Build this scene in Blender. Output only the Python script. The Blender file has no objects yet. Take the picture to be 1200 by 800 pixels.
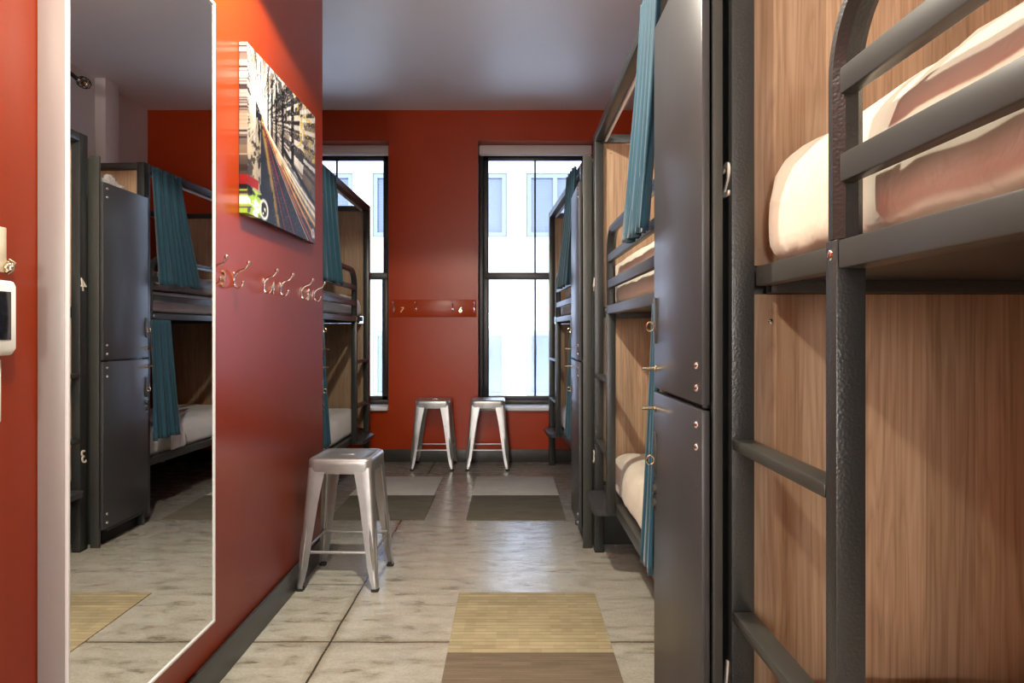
import bpy, bmesh, math, random
import numpy as np
from mathutils import Vector, Matrix, noise

random.seed(7)
SC = bpy.context.scene
COL = SC.collection
R = math.radians

# ------------------------------------------------------------------ camera, world, lamps, exposure
cam_d = bpy.data.cameras.new('camera')
cam = bpy.data.objects.new('camera', cam_d)
COL.objects.link(cam)
cam.location = (0, 0, 1.25)
cam.rotation_euler = (R(90), 0, 0)
cam_d.sensor_width = 36
cam_d.lens = 24.0
cam_d.shift_x = 2 / 1200
cam_d.shift_y = -10 / 1200
cam_d.clip_start = 0.02
SC.camera = cam

SC.view_settings.view_transform = 'Standard'
SC.view_settings.look = 'None'
SC.view_settings.exposure = 0.0
SC.view_settings.gamma = 1.0
SC.view_settings.use_curve_mapping = False

WORLD = 13.0
LAMP_A = 170.0
LAMP_B = 58.0
FILL_C = 320.0
w = bpy.data.worlds.new('sky')
SC.world = w
w.use_nodes = True
w.node_tree.nodes['Background'].inputs[0].default_value = (0.66, 0.79, 1.0, 1)
w.node_tree.nodes['Background'].inputs[1].default_value = WORLD


def lamp(name, kind, loc, energy, color, **kw):
    d = bpy.data.lights.new(name, kind)
    d.energy = energy
    d.color = color
    for k, v in kw.items():
        setattr(d, k, v)
    o = bpy.data.objects.new(name, d)
    COL.objects.link(o)
    o.location = loc
    return o


WARM = (1.0, 0.93, 0.78)
lamp('downlight_and_fill', 'SPOT', (-0.50, 2.30, 2.78), LAMP_A, WARM, spot_size=R(162), spot_blend=0.08, shadow_soft_size=0.04)
lamp('downlight_and_fill', 'SPOT', (-0.52, 0.78, 2.40), LAMP_B, WARM, spot_size=R(162), spot_blend=0.08, shadow_soft_size=0.04)
lamp('downlight_and_fill', 'POINT', (-0.50, 2.30, 2.80), LAMP_A * .02, WARM, shadow_soft_size=0.10)  # added all-round leak at the same lamp, brightening ceiling and upper wall
lamp('downlight_and_fill', 'POINT', (-0.52, 0.78, 2.42), LAMP_B * .30, WARM, shadow_soft_size=0.10)  # second added leak, a stronger lift for the ceiling
lamp('added_fill_light', 'POINT', (-0.80, -4.60, 1.60), FILL_C, (0.97, 1.0, 0.97), shadow_soft_size=0.30)  # unseen fill added behind the camera to lighten the shaded panels
try:
    SC.cycles.use_denoising = True
    SC.cycles.max_bounces = 10
    SC.cycles.diffuse_bounces = 6
    SC.cycles.glossy_bounces = 5
    SC.cycles.transparent_max_bounces = 12
    SC.cycles.sample_clamp_indirect = 6.0
except Exception:
    pass


# ------------------------------------------------------------------ materials
def nodes_of(name):
    m = bpy.data.materials.new(name)
    m.use_nodes = True
    nt = m.node_tree
    return m, nt, nt.nodes['Principled BSDF'], nt.nodes, nt.links


def setp(b, **kw):
    for k, v in kw.items():
        k = {'color': 'Base Color', 'rough': 'Roughness', 'metal': 'Metallic', 'spec': 'Specular IOR Level',
             'coat': 'Coat Weight', 'sheen': 'Sheen Weight'}.get(k, k)
        b.inputs[k].default_value = (*v, 1) if isinstance(v, tuple) and len(v) == 3 else v


def coords(nd, lk, scale=(1, 1, 1), kind='Object'):
    tc = nd.new('ShaderNodeTexCoord')
    mp = nd.new('ShaderNodeMapping')
    mp.inputs['Scale'].default_value = scale
    lk.new(tc.outputs[kind], mp.inputs['Vector'])
    return mp.outputs['Vector']


def noise_tex(nd, lk, vec, scale, detail=4, rough=0.55, dist=0.0):
    n = nd.new('ShaderNodeTexNoise')
    n.inputs['Scale'].default_value = scale
    n.inputs['Detail'].default_value = detail
    n.inputs['Roughness'].default_value = rough
    n.inputs['Distortion'].default_value = dist
    lk.new(vec, n.inputs['Vector'])
    return n.outputs['Fac']


def ramp(nd, lk, fac, stops):
    r = nd.new('ShaderNodeValToRGB')
    cr = r.color_ramp
    while len(cr.elements) < len(stops):
        cr.elements.new(0.5)
    for e, (p, c) in zip(cr.elements, stops):
        e.position = p
        e.color = (*c, 1) if len(c) == 3 else c
    lk.new(fac, r.inputs['Fac'])
    return r.outputs['Color']


def mixc(nd, lk, fac, a, b, mode='MIX'):
    m = nd.new('ShaderNodeMix')
    m.data_type = 'RGBA'
    m.blend_type = mode
    for sock, v in ((m.inputs[0], fac), (m.inputs[6], a), (m.inputs[7], b)):
        if hasattr(v, 'node'):
            lk.new(v, sock)
        elif isinstance(v, tuple):
            sock.default_value = (*v, 1) if len(v) == 3 else v
        else:
            sock.default_value = v
    return m.outputs[2]


def mathn(nd, lk, op, a, b=None, c=None):
    m = nd.new('ShaderNodeMath')
    m.operation = op
    for sock, v in zip(m.inputs, (a, b, c)):
        if v is None:
            continue
        if hasattr(v, 'node'):
            lk.new(v, sock)
        else:
            sock.default_value = v
    return m.outputs[0]


def bump(nd, lk, b, height, strength=0.3, dist=0.01):
    n = nd.new('ShaderNodeBump')
    n.inputs['Strength'].default_value = strength
    n.inputs['Distance'].default_value = dist
    lk.new(height, n.inputs['Height'])
    lk.new(n.outputs['Normal'], b.inputs['Normal'])


def plain(name, color, rough=0.5, metal=0.0, spec=0.5, var=0.0, vscale=6, bstr=0.0, bscale=200, bdist=0.002):
    m, nt, b, nd, lk = nodes_of(name)
    setp(b, color=color, rough=rough, metal=metal, spec=spec)
    v = coords(nd, lk)
    if var:
        f = noise_tex(nd, lk, v, vscale)
        lo = tuple(c * (1 - var) for c in color)
        hi = tuple(min(1, c * (1 + var)) for c in color)
        lk.new(ramp(nd, lk, f, [(0.3, lo), (0.7, hi)]), b.inputs['Base Color'])
    if bstr:
        bump(nd, lk, b, noise_tex(nd, lk, v, bscale, 2), bstr, bdist)
    return m


def wood_mat():
    m, nt, b, nd, lk = nodes_of('oak_panel')
    v = coords(nd, lk, (1, 1, 1))
    sep = nd.new('ShaderNodeSeparateXYZ')
    lk.new(v, sep.inputs[0])
    # staves about 0.11 m wide, each with its own tone and grain offset
    st = mathn(nd, lk, 'FLOOR', mathn(nd, lk, 'MULTIPLY', sep.outputs[0], 9.0))
    wn = nd.new('ShaderNodeTexWhiteNoise')
    wn.noise_dimensions = '1D'
    lk.new(st, wn.inputs['W'])
    off = mathn(nd, lk, 'MULTIPLY', wn.outputs['Value'], 7.0)
    cmb = nd.new('ShaderNodeCombineXYZ')
    lk.new(mathn(nd, lk, 'MULTIPLY', sep.outputs[0], 7.0), cmb.inputs[0])
    lk.new(mathn(nd, lk, 'MULTIPLY', sep.outputs[1], 7.0), cmb.inputs[1])
    lk.new(mathn(nd, lk, 'ADD', mathn(nd, lk, 'MULTIPLY', sep.outputs[2], 0.42), off), cmb.inputs[2])
    base = noise_tex(nd, lk, cmb.outputs[0], 1.6, 3, 0.5, 0.4)
    rings = mathn(nd, lk, 'FRACT', mathn(nd, lk, 'MULTIPLY', base, 13.0))
    cmb2 = nd.new('ShaderNodeCombineXYZ')
    lk.new(mathn(nd, lk, 'MULTIPLY', sep.outputs[0], 160.0), cmb2.inputs[0])
    lk.new(mathn(nd, lk, 'MULTIPLY', sep.outputs[1], 160.0), cmb2.inputs[1])
    lk.new(mathn(nd, lk, 'ADD', mathn(nd, lk, 'MULTIPLY', sep.outputs[2], 2.2), off), cmb2.inputs[2])
    pores = noise_tex(nd, lk, cmb2.outputs[0], 1.0, 3, 0.6)
    c1 = ramp(nd, lk, rings, [(0.0, (0.42, 0.280, 0.170)), (0.55, (0.48, 0.338, 0.218)), (1.0, (0.38, 0.250, 0.150))])
    c2 = ramp(nd, lk, pores, [(0.36, (0.72, 0.66, 0.60)), (0.56, (1.0, 1.0, 1.0))])
    c3 = mixc(nd, lk, 0.75, c1, c2, 'MULTIPLY')
    tone = ramp(nd, lk, wn.outputs['Value'], [(0.0, (0.82, 0.80, 0.78)), (1.0, (1.08, 1.06, 1.04))])
    lk.new(mixc(nd, lk, 1.0, c3, tone, 'MULTIPLY'), b.inputs['Base Color'])
    setp(b, rough=0.55, spec=0.35)
    bump(nd, lk, b, pores, 0.10, 0.001)
    return m


def concrete_mat():
    m, nt, b, nd, lk = nodes_of('polished_concrete')
    v = coords(nd, lk)
    sep = nd.new('ShaderNodeSeparateXYZ')
    lk.new(v, sep.inputs[0])
    big = noise_tex(nd, lk, v, 1.3, 5, 0.6, 0.3)
    mid = noise_tex(nd, lk, coords(nd, lk, (0.8, 2.0, 1)), 8.0, 9, 0.74, 0.15)
    fine = noise_tex(nd, lk, v, 90, 3, 0.6)
    c = ramp(nd, lk, big, [(0.3, (0.48, 0.465, 0.395)), (0.7, (0.60, 0.585, 0.51))])
    c = mixc(nd, lk, 1.0, c, ramp(nd, lk, mid, [(0.34, (0.36, 0.32, 0.25)), (0.435, (0.80, 0.78, 0.72)), (0.51, (0.98, 0.97, 0.94)), (0.64, (1.08, 1.07, 1.04))]), 'MULTIPLY')
    c = mixc(nd, lk, 0.35, c, ramp(nd, lk, fine, [(0.3, (0.6, 0.6, 0.58)), (0.6, (1.05, 1.05, 1.05))]), 'MULTIPLY')
    far_tone = mathn(nd, lk, 'ADD', sep.outputs[1], mathn(nd, lk, 'MULTIPLY', mathn(nd, lk, 'SUBTRACT', big, 0.5), 1.6))
    c = mixc(nd, lk, 1.0, c, ramp(nd, lk, mathn(nd, lk, 'DIVIDE', far_tone, 8.0), [(0.46, (1, 1, 1)), (0.62, (0.52, 0.50, 0.52))]), 'MULTIPLY')  # floor colour gets darker towards the far end, with a noisy edge
    pits = nd.new('ShaderNodeTexVoronoi')
    pits.inputs['Scale'].default_value = 26
    lk.new(v, pits.inputs['Vector'])
    pm = ramp(nd, lk, pits.outputs['Distance'], [(0.035, (0.35, 0.32, 0.26)), (0.075, (1, 1, 1))])
    c = mixc(nd, lk, 0.6, c, pm, 'MULTIPLY')

    # sawn joints, with a paler ground-in line on each side of the long one
    def line(coord, at, half):
        d = mathn(nd, lk, 'ABSOLUTE', mathn(nd, lk, 'SUBTRACT', coord, at))
        return d, mathn(nd, lk, 'LESS_THAN', d, half)
    wob = mathn(nd, lk, 'MULTIPLY', mathn(nd, lk, 'SUBTRACT', noise_tex(nd, lk, v, 3.0, 3), 0.5), 0.012)
    x = mathn(nd, lk, 'ADD', sep.outputs[0], wob)
    y = mathn(nd, lk, 'ADD', sep.outputs[1], wob)
    dx, lx = line(x, -0.729, 0.0045)
    dy, ly = line(y, 2.762, 0.0040)
    dy2, ly2 = line(y, 6.05, 0.0040)
    joint = mathn(nd, lk, 'MAXIMUM', lx, mathn(nd, lk, 'MAXIMUM', ly, ly2))
    grime = ramp(nd, lk, mathn(nd, lk, 'MINIMUM', dx, mathn(nd, lk, 'MINIMUM', dy, dy2)),
                 [(0.0, (0.60, 0.54, 0.44)), (0.035, (1, 1, 1))])
    c = mixc(nd, lk, 0.8, c, grime, 'MULTIPLY')
    c = mixc(nd, lk, joint, c, (0.06, 0.05, 0.035))
    lk.new(c, b.inputs['Base Color'])
    setp(b, spec=0.5)
    rg = ramp(nd, lk, mid, [(0.3, (0.36, 0.36, 0.36)), (0.65, (0.17, 0.17, 0.17))])
    lk.new(rg, b.inputs['Roughness'])
    h = mathn(nd, lk, 'SUBTRACT', mathn(nd, lk, 'MULTIPLY', fine, 0.15), joint)
    bump(nd, lk, b, h, 0.25, 0.003)
    return m


def hammered(name, color, rough=0.34, strength=0.35):
    m, nt, b, nd, lk = nodes_of(name)
    v = coords(nd, lk)
    setp(b, color=color, rough=rough, spec=0.55)
    vo = nd.new('ShaderNodeTexVoronoi')
    vo.feature = 'SMOOTH_F1'
    vo.inputs['Scale'].default_value = 210
    lk.new(v, vo.inputs['Vector'])
    bump(nd, lk, b, vo.outputs['Distance'], strength, 0.0016)
    return m


def carpet_mat(name, cols, line_dark, kind):
    m, nt, b, nd, lk = nodes_of(name)
    v = coords(nd, lk)
    sep = nd.new('ShaderNodeSeparateXYZ')
    lk.new(v, sep.inputs[0])
    row_h = 0.031 if kind == 'blocks' else 0.013
    yr = mathn(nd, lk, 'DIVIDE', sep.outputs[1], row_h)
    row = mathn(nd, lk, 'FLOOR', yr)
    # long blocks of tone inside each woven row
    cmb = nd.new('ShaderNodeCombineXYZ')
    lk.new(mathn(nd, lk, 'FLOOR', mathn(nd, lk, 'MULTIPLY', sep.outputs[0], 22.0 if kind == 'blocks' else 9.0)), cmb.inputs[0])
    lk.new(row, cmb.inputs[1])
    wn = nd.new('ShaderNodeTexWhiteNoise')
    wn.noise_dimensions = '2D'
    lk.new(cmb.outputs[0], wn.inputs['Vector'])
    cm2 = nd.new('ShaderNodeCombineXYZ')
    lk.new(mathn(nd, lk, 'MULTIPLY', sep.outputs[0], 3.2), cm2.inputs[0])
    lk.new(mathn(nd, lk, 'MULTIPLY', row, 1.7), cm2.inputs[1])
    band = noise_tex(nd, lk, cm2.outputs[0], 1.0, 2, 0.5)
    tone = mathn(nd, lk, 'ADD', mathn(nd, lk, 'MULTIPLY', wn.outputs['Value'], 0.17), mathn(nd, lk, 'MULTIPLY', band, 0.90))
    c = ramp(nd, lk, tone, [(0.30, cols[1]), (0.72, cols[0])])
    fr = mathn(nd, lk, 'FRACT', yr)
    edge = ramp(nd, lk, fr, [(0.0, (0.38, 0.33, 0.25)), (0.13, (1, 1, 1)), (0.90, (1, 1, 1)), (1.0, (0.75, 0.72, 0.66))])
    c = mixc(nd, lk, 0.8, c, edge, 'MULTIPLY')
    fib = noise_tex(nd, lk, coords(nd, lk, (420, 200, 1)), 1.0, 2, 0.7)
    c = mixc(nd, lk, 0.7, c, ramp(nd, lk, fib, [(0.3, (0.60, 0.58, 0.55)), (0.68, (1.2, 1.2, 1.17))]), 'MULTIPLY')
    lk.new(c, b.inputs['Base Color'])
    setp(b, rough=0.95, spec=0.08)
    bump(nd, lk, b, fib, 0.6, 0.003)
    return m


def fabric(name, color, rough=0.85, sheen=0.25, bscale=26, bstr=0.35, bdist=0.01, var=0.08):
    m, nt, b, nd, lk = nodes_of(name)
    v = coords(nd, lk)
    setp(b, color=color, rough=rough, spec=0.2, sheen=sheen)
    f = noise_tex(nd, lk, v, 9, 4)
    lk.new(ramp(nd, lk, f, [(0.3, tuple(c * (1 - var) for c in color)), (0.7, tuple(min(1, c * (1 + var)) for c in color))]), b.inputs['Base Color'])
    wr = noise_tex(nd, lk, v, bscale, 3, 0.55, 0.6)
    bump(nd, lk, b, wr, bstr, bdist)
    return m


def glass_mat(name, milk=0.0):
    m, nt, b, nd, lk = nodes_of(name)
    nd.remove(b)
    out = [n for n in nd if n.type == 'OUTPUT_MATERIAL'][0]
    tr = nd.new('ShaderNodeBsdfTransparent')
    tr.inputs[0].default_value = (0.95, 0.97, 1.0, 1)
    gl = nd.new('ShaderNodeBsdfGlossy')
    gl.inputs['Roughness'].default_value = 0.0
    fr = nd.new('ShaderNodeFresnel')
    fr.inputs['IOR'].default_value = 1.45
    mx = nd.new('ShaderNodeMixShader')
    lk.new(fr.outputs[0], mx.inputs[0])
    lk.new(tr.outputs[0], mx.inputs[1])
    lk.new(gl.outputs[0], mx.inputs[2])
    last = mx
    if milk:
        tl = nd.new('ShaderNodeBsdfTranslucent')
        tl.inputs[0].default_value = (0.80, 0.88, 1.0, 1)
        m2 = nd.new('ShaderNodeMixShader')
        m2.inputs[0].default_value = milk
        lk.new(mx.outputs[0], m2.inputs[1])
        lk.new(tl.outputs[0], m2.inputs[2])
        last = m2
    lk.new(last.outputs[0], out.inputs[0])
    return m


def plastic_bag_mat():
    m, nt, b, nd, lk = nodes_of('clear_plastic')
    setp(b, color=(0.75, 0.74, 0.72), rough=0.18, spec=0.6)
    b.inputs['Transmission Weight'].default_value = 0.45
    return m


def blinds_glass_mat():
    m, nt, b, nd, lk = nodes_of('blind_behind_glass')
    v = coords(nd, lk)
    sep = nd.new('ShaderNodeSeparateXYZ')
    lk.new(v, sep.inputs[0])
    f = mathn(nd, lk, 'FRACT', mathn(nd, lk, 'MULTIPLY', sep.outputs[2], 15.0))
    lk.new(ramp(nd, lk, f, [(0.0, (0.022, 0.027, 0.037)), (0.25, (0.040, 0.049, 0.064)), (1.0, (0.048, 0.058, 0.074))]), b.inputs['Base Color'])
    setp(b, rough=0.15, spec=0.5)
    return m


def print_mat():
    m, nt, b, nd, lk = nodes_of('printed_canvas')
    a = nd.new('ShaderNodeVertexColor')
    a.layer_name = 'print'
    lk.new(a.outputs['Color'], b.inputs['Base Color'])
    setp(b, rough=0.45, spec=0.35)
    return m


M = dict(
    red=plain('red_paint', (0.395, 0.040, 0.004), 0.30, spec=0.28, var=0.05, vscale=2.5, bstr=0.05, bscale=60, bdist=0.001),
    white=plain('white_paint', (0.70, 0.69, 0.68), 0.6, spec=0.3, var=0.02, vscale=1.5),
    ceil=plain('ceiling_paint', (0.86, 0.86, 0.87), 0.42, spec=0.4, var=0.02, vscale=1.0),
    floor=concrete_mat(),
    base=plain('rubber_baseboard', (0.040, 0.037, 0.031), 0.4, var=0.15, vscale=9),
    metal=hammered('charcoal_hammered_paint', (0.027, 0.030, 0.029), 0.33, 0.34),
    satin=plain('charcoal_satin_paint', (0.050, 0.051, 0.053), 0.34, spec=0.42, var=0.06, vscale=3, bstr=0.03, bscale=300, bdist=0.0005),
    flange=plain('charcoal_flange_paint', (0.047, 0.049, 0.043), 0.38, spec=0.5, var=0.08, vscale=5),
    dark=plain('black_gap', (0.012, 0.012, 0.012), 0.7),
    wood=wood_mat(),
    sheet=fabric('cream_sheet', (0.80, 0.735, 0.60), 0.85, 0.2, 13, 0.42, 0.012, 0.03),
    sheet2=fabric('white_sheet', (0.80, 0.78, 0.74), 0.85, 0.2, 13, 0.42, 0.012, 0.03),
    greysheet=fabric('grey_bedding', (0.42, 0.38, 0.35), 0.85, 0.2, 15, 0.5, 0.012, 0.15),
    teal=fabric('teal_curtain_cloth', (0.019, 0.076, 0.116), 0.7, 0.3, 60, 0.12, 0.002, 0.06),
    steel=plain('brushed_steel', (0.45, 0.445, 0.435), 0.34, 0.75, var=0.10, vscale=14, bstr=0.04, bscale=90, bdist=0.001),
    chrome=plain('chrome', (0.85, 0.83, 0.80), 0.09, 1.0),
    brass=plain('nickel_brass', (0.70, 0.58, 0.40), 0.2, 1.0),
    rubber=plain('black_rubber', (0.015, 0.015, 0.015), 0.7),
    alu=plain('anodised_mirror_frame', (0.40, 0.375, 0.355), 0.42, 0.35, var=0.03, vscale=3),
    mirror=plain('mirror_silver', (0.88, 0.89, 0.88), 0.0, 1.0),
    digit=plain('ivory_digit', (0.85, 0.80, 0.70), 0.45),
    digit_red=plain('brass_digit', (0.80, 0.58, 0.36), 0.25, 0.85),
    bronze=plain('dark_bronze_frame', (0.016, 0.015, 0.018), 0.4, var=0.1, vscale=8),
    glass=glass_mat('window_glass'),
    milky=glass_mat('screened_glass', 0.10),
    blind=plain('blind_housing', (0.72, 0.69, 0.68), 0.5, var=0.02),
    sill=plain('white_sill', (0.80, 0.80, 0.80), 0.4, var=0.02),
    facade=plain('pale_facade', (0.28, 0.28, 0.275), 0.8, var=0.03, vscale=0.6),
    joint=plain('facade_joint', (0.045, 0.048, 0.055), 0.8),
    wframe=plain('white_window_frame', (0.078, 0.083, 0.092), 0.5),
    wblind=blinds_glass_mat(),
    plastic=plain('white_plastic', (0.80, 0.79, 0.76), 0.35),
    screen=plain('black_screen', (0.010, 0.010, 0.014), 0.12),
    card=plain('cream_card', (0.66, 0.58, 0.44), 0.75, var=0.10, vscale=40),
    bag=plastic_bag_mat(),
    pipe=plain('black_pipe', (0.025, 0.022, 0.020), 0.5),
    print=print_mat(),
    tan=carpet_mat('straw_carpet', ((0.58, 0.50, 0.31), (0.38, 0.32, 0.195)), (0.20, 0.14, 0.06), 'blocks'),
    brown=carpet_mat('brown_carpet', ((0.30, 0.24, 0.17), (0.22, 0.172, 0.122)), (0.12, 0.085, 0.05), 'lines'),
    lgrey=carpet_mat('pale_grey_carpet', ((0.60, 0.58, 0.53), (0.46, 0.44, 0.41)), (0.15, 0.14, 0.12), 'blocks'),
    dgrey=carpet_mat('dark_olive_carpet', ((0.20, 0.18, 0.135), (0.13, 0.118, 0.088)), (0.05, 0.042, 0.03), 'lines'),
)


# ------------------------------------------------------------------ mesh helpers
class MB:
    """Collects shapes in one bmesh and links them as one mesh object."""

    def __init__(self):
        self.bm = bmesh.new()

    def box(self, x0, x1, y0, y1, z0, z1, bev=0.0, seg=2):
        x0, x1 = min(x0, x1), max(x0, x1)
        y0, y1 = min(y0, y1), max(y0, y1)
        z0, z1 = min(z0, z1), max(z0, z1)
        r = bmesh.ops.create_cube(self.bm, size=1.0)
        vs = r['verts']
        for v in vs:
            v.co = Vector(((x0 + x1) / 2 + v.co.x * (x1 - x0), (y0 + y1) / 2 + v.co.y * (y1 - y0), (z0 + z1) / 2 + v.co.z * (z1 - z0)))
        if bev:
            es = list({e for v in vs for e in v.link_edges})
            bmesh.ops.bevel(self.bm, geom=es, offset=min(bev, (x1 - x0) * .45, (y1 - y0) * .45, (z1 - z0) * .45),
                            segments=seg, profile=0.5, affect='EDGES')
        return self

    def loft(self, rings, cap=True, closed=True):
        rows = [[self.bm.verts.new(p) for p in ring] for ring in rings]
        n = len(rows[0])
        for a, b in zip(rows, rows[1:]):
            for i in range(n if closed else n - 1):
                j = (i + 1) % n
                self.bm.faces.new((a[i], a[j], b[j], b[i]))
        if cap and closed:
            self.bm.faces.new(list(reversed(rows[0])))
            self.bm.faces.new(rows[-1])
        return self

    def tube(self, pts, rad, n=12, flat=None, cap=True):
        """Sweep along points; rad a number or a list; flat=(w,h) sweeps a rounded rectangle's ellipse."""
        pts = [Vector(p) for p in pts]
        rings = []
        up = None
        for i, p in enumerate(pts):
            t = (pts[min(i + 1, len(pts) - 1)] - pts[max(i - 1, 0)]).normalized()
            if up is None:
                up = Vector((0, 0, 1)) if abs(t.z) < 0.9 else Vector((1, 0, 0))
            s = t.cross(up).normalized()
            up = s.cross(t).normalized()
            r = rad[i] if isinstance(rad, (list, tuple)) else rad
            rx, ry = (r, r) if flat is None else (flat[0], flat[1])
            rings.append([p + s * (math.cos(2 * math.pi * k / n) * rx) + up * (math.sin(2 * math.pi * k / n) * ry) for k in range(n)])
        return self.loft(rings, cap)

    def ball(self, c, r, sc=(1, 1, 1), u=14, v=10):
        res = bmesh.ops.create_uvsphere(self.bm, u_segments=u, v_segments=v, radius=r)
        for q in res['verts']:
            q.co = Vector((q.co.x * sc[0] + c[0], q.co.y * sc[1] + c[1], q.co.z * sc[2] + c[2]))
        return self

    def build(self, name, mat, parent=None, angle=35):
        bmesh.ops.recalc_face_normals(self.bm, faces=self.bm.faces[:])
        me = bpy.data.meshes.new(name)
        for f in self.bm.faces:
            f.smooth = True
        self.bm.to_mesh(me)
        self.bm.free()
        me.set_sharp_from_angle(angle=R(angle))
        me.materials.append(M[mat] if isinstance(mat, str) else mat)
        o = bpy.data.objects.new(name, me)
        COL.objects.link(o)
        if parent is not None:
            o.parent = parent
        return o


def tag(o, label=None, cat=None, group=None, kind=None):
    for k, v in (('label', label), ('category', cat), ('group', group), ('kind', kind)):
        if v:
            o[k] = v
    return o


def thing(name, label, cat, loc=(0, 0, 0), rotz=0.0, group=None):
    o = bpy.data.objects.new(name, None)
    COL.objects.link(o)
    o.empty_display_size = 0.1
    o.location = loc
    o.rotation_euler = (0, 0, rotz)
    return tag(o, label, cat, group)


def copy_tree(o, parent=None):
    c = o.copy()
    COL.objects.link(c)
    c.parent = parent
    for ch in list(o.children):
        copy_tree(ch, c)
    return c


def struct(o):
    o['kind'] = 'structure'
    return o


def text_mesh(name, txt, size, mat, parent, mtx, depth=0.004, shear=0.18):
    cu = bpy.data.curves.new(name, 'FONT')
    cu.body = txt
    cu.size = size
    cu.extrude = depth / 2
    cu.shear = shear
    cu.align_x = 'CENTER'
    tmp = bpy.data.objects.new(name + '_tmp', cu)
    COL.objects.link(tmp)
    dg = bpy.context.evaluated_depsgraph_get()
    me = bpy.data.meshes.new_from_object(tmp.evaluated_get(dg))
    bpy.data.objects.remove(tmp)
    me.transform(mtx)
    me.materials.clear()
    me.materials.append(M[mat])
    o = bpy.data.objects.new(name, me)
    COL.objects.link(o)
    o.parent = parent
    return o


# ------------------------------------------------------------------ the room
XL, XR, YF, YB, ZC = -1.05, 1.55, 6.62, -5.2, 3.41
XA = -2.45                      # far side of the alcove behind the left wall
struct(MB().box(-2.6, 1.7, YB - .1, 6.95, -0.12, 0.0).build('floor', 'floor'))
struct(MB().box(-2.6, 1.7, YB - .1, 6.95, ZC, ZC + .12).build('ceiling', 'ceil'))
struct(MB().box(XL - .15, XL, YB, 3.82, 0, ZC, 0.004).build('wall_left', 'red'))
struct(MB().box(XA, XL - .15, 3.70, 3.82, 0, ZC).build('wall_alcove', 'red'))
struct(MB().box(XA - .12, XA, 3.70, YF, 0, ZC).build('wall_alcove_side', 'white'))
struct(MB().box(XR, XR + .12, YB, YF, 0, ZC).build('wall_right', 'white'))
struct(MB().box(XL - .15, XR + .12, YB - .1, YB, 0, ZC).build('wall_back', 'white'))
struct(MB().box(1.46, XR, 5.78, 5.98, 0, ZC, 0.004).build('trim_1', 'sill'))
WX = [(-2.31, -1.183), (-0.314, 0.813)]
WZ0, WZ1 = 0.505, 3.112
f = MB()
xs = [XA - .12, WX[0][0], WX[0][1], WX[1][0], WX[1][1], XR + .12]
for a, b_ in ((0, 1), (2, 3), (4, 5)):
    f.box(xs[a], xs[b_], YF, YF + .30, 0, ZC)
for a, b_ in WX:
    f.box(a, b_, YF, YF + .30, 0, WZ0)
    f.box(a, b_, YF, YF + .30, WZ1, ZC)
struct(f.build('wall_far', 'red'))
# baseboards
struct(MB().box(XL, XL + .012, YB, 3.82, 0, .119, .004).build('baseboard_left', 'base'))
struct(MB().box(XA, XR, YF - .012, YF, 0, .124, .004).build('baseboard_far', 'base'))
struct(MB().box(XR - .012, XR, YB, 5.78, 0, .12, .004).build('baseboard_right', 'base'))

for i, (a, b_) in enumerate(WX):
    wn = bpy.data.objects.new('window_%d' % (i + 1), None)
    COL.objects.link(wn)
    wn['kind'] = 'structure'
    wn.location = ((a + b_) / 2, YF + .24, WZ0)
    hw, H = (b_ - a) / 2, WZ1 - WZ0
    fr = MB()
    y0, y1 = -.035, .05
    fr.box(-hw, -hw + .045, y0, y1, 0, H - .08, .004).box(hw - .045, hw, y0, y1, 0, H - .08, .004)
    fr.box(-hw, hw, y0, y1, H - .08, H, .004).box(-hw, hw, y0, y1, 0.03, .075, .004)
    fr.build('frame', 'bronze', wn)
    zr0, zr1 = 1.785 - WZ0, 1.855 - WZ0
    lo = MB()
    lo.box(-hw + .045, -hw + .10, -.03, .0, .075, zr1, .004).box(hw - .10, hw - .045, -.03, .0, .075, zr1, .004)
    lo.box(-hw + .045, hw - .045, -.032, .0, zr0, zr1, .004).box(-hw + .045, hw - .045, -.03, .0, .075, .115, .004)
    lo.box(-.009, .009, -.025, -.002, .115, zr0, .002)
    lo.build('lower_sash', 'bronze', wn)
    up = MB()
    up.box(-hw + .045, -hw + .095, .005, .035, zr0, H - .08, .004).box(hw - .095, hw - .045, .005, .035, zr0, H - .08, .004)
    up.box(-hw + .045, hw - .045, .005, .035, zr0, zr1 - .01, .004).box(-hw + .045, hw - .045, .005, .035, H - .13, H - .08, .004)
    up.box(-.009, .009, .01, .03, zr1, H - .13, .002)
    up.build('upper_sash', 'bronze', wn)
    MB().box(-hw + .10, hw - .10, -.013, -.010, .115, zr0).build('pane', 'milky', wn)
    MB().box(-hw + .095, hw - .095, .019, .022, zr1 - .01, H - .13).build('pane', 'glass', wn)
    MB().box(-hw - .005 * i, hw, -.30, .05, -.004, .032, .006).build('sill', 'sill', wn)
    bl = MB().box(a + .006, b_ - .006, YF + .14, YF + .20, WZ1 - .092, WZ1 - .002, .008).build('roller_blind', 'blind')
    rb = MB().box(a + .015, b_ - .015, YF + .165, YF + .175, WZ1 - .102, WZ1 - .091, .004).build('bottom_bar', 'sill')
    rb.parent = bl
    tag(bl, ['white rolled-up blind heading the window beside the ladder of the recessed bunk',
             'white rolled-up blind heading the window nearer the lockers'][i], 'blind', 'rolled-up window blinds')

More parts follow.
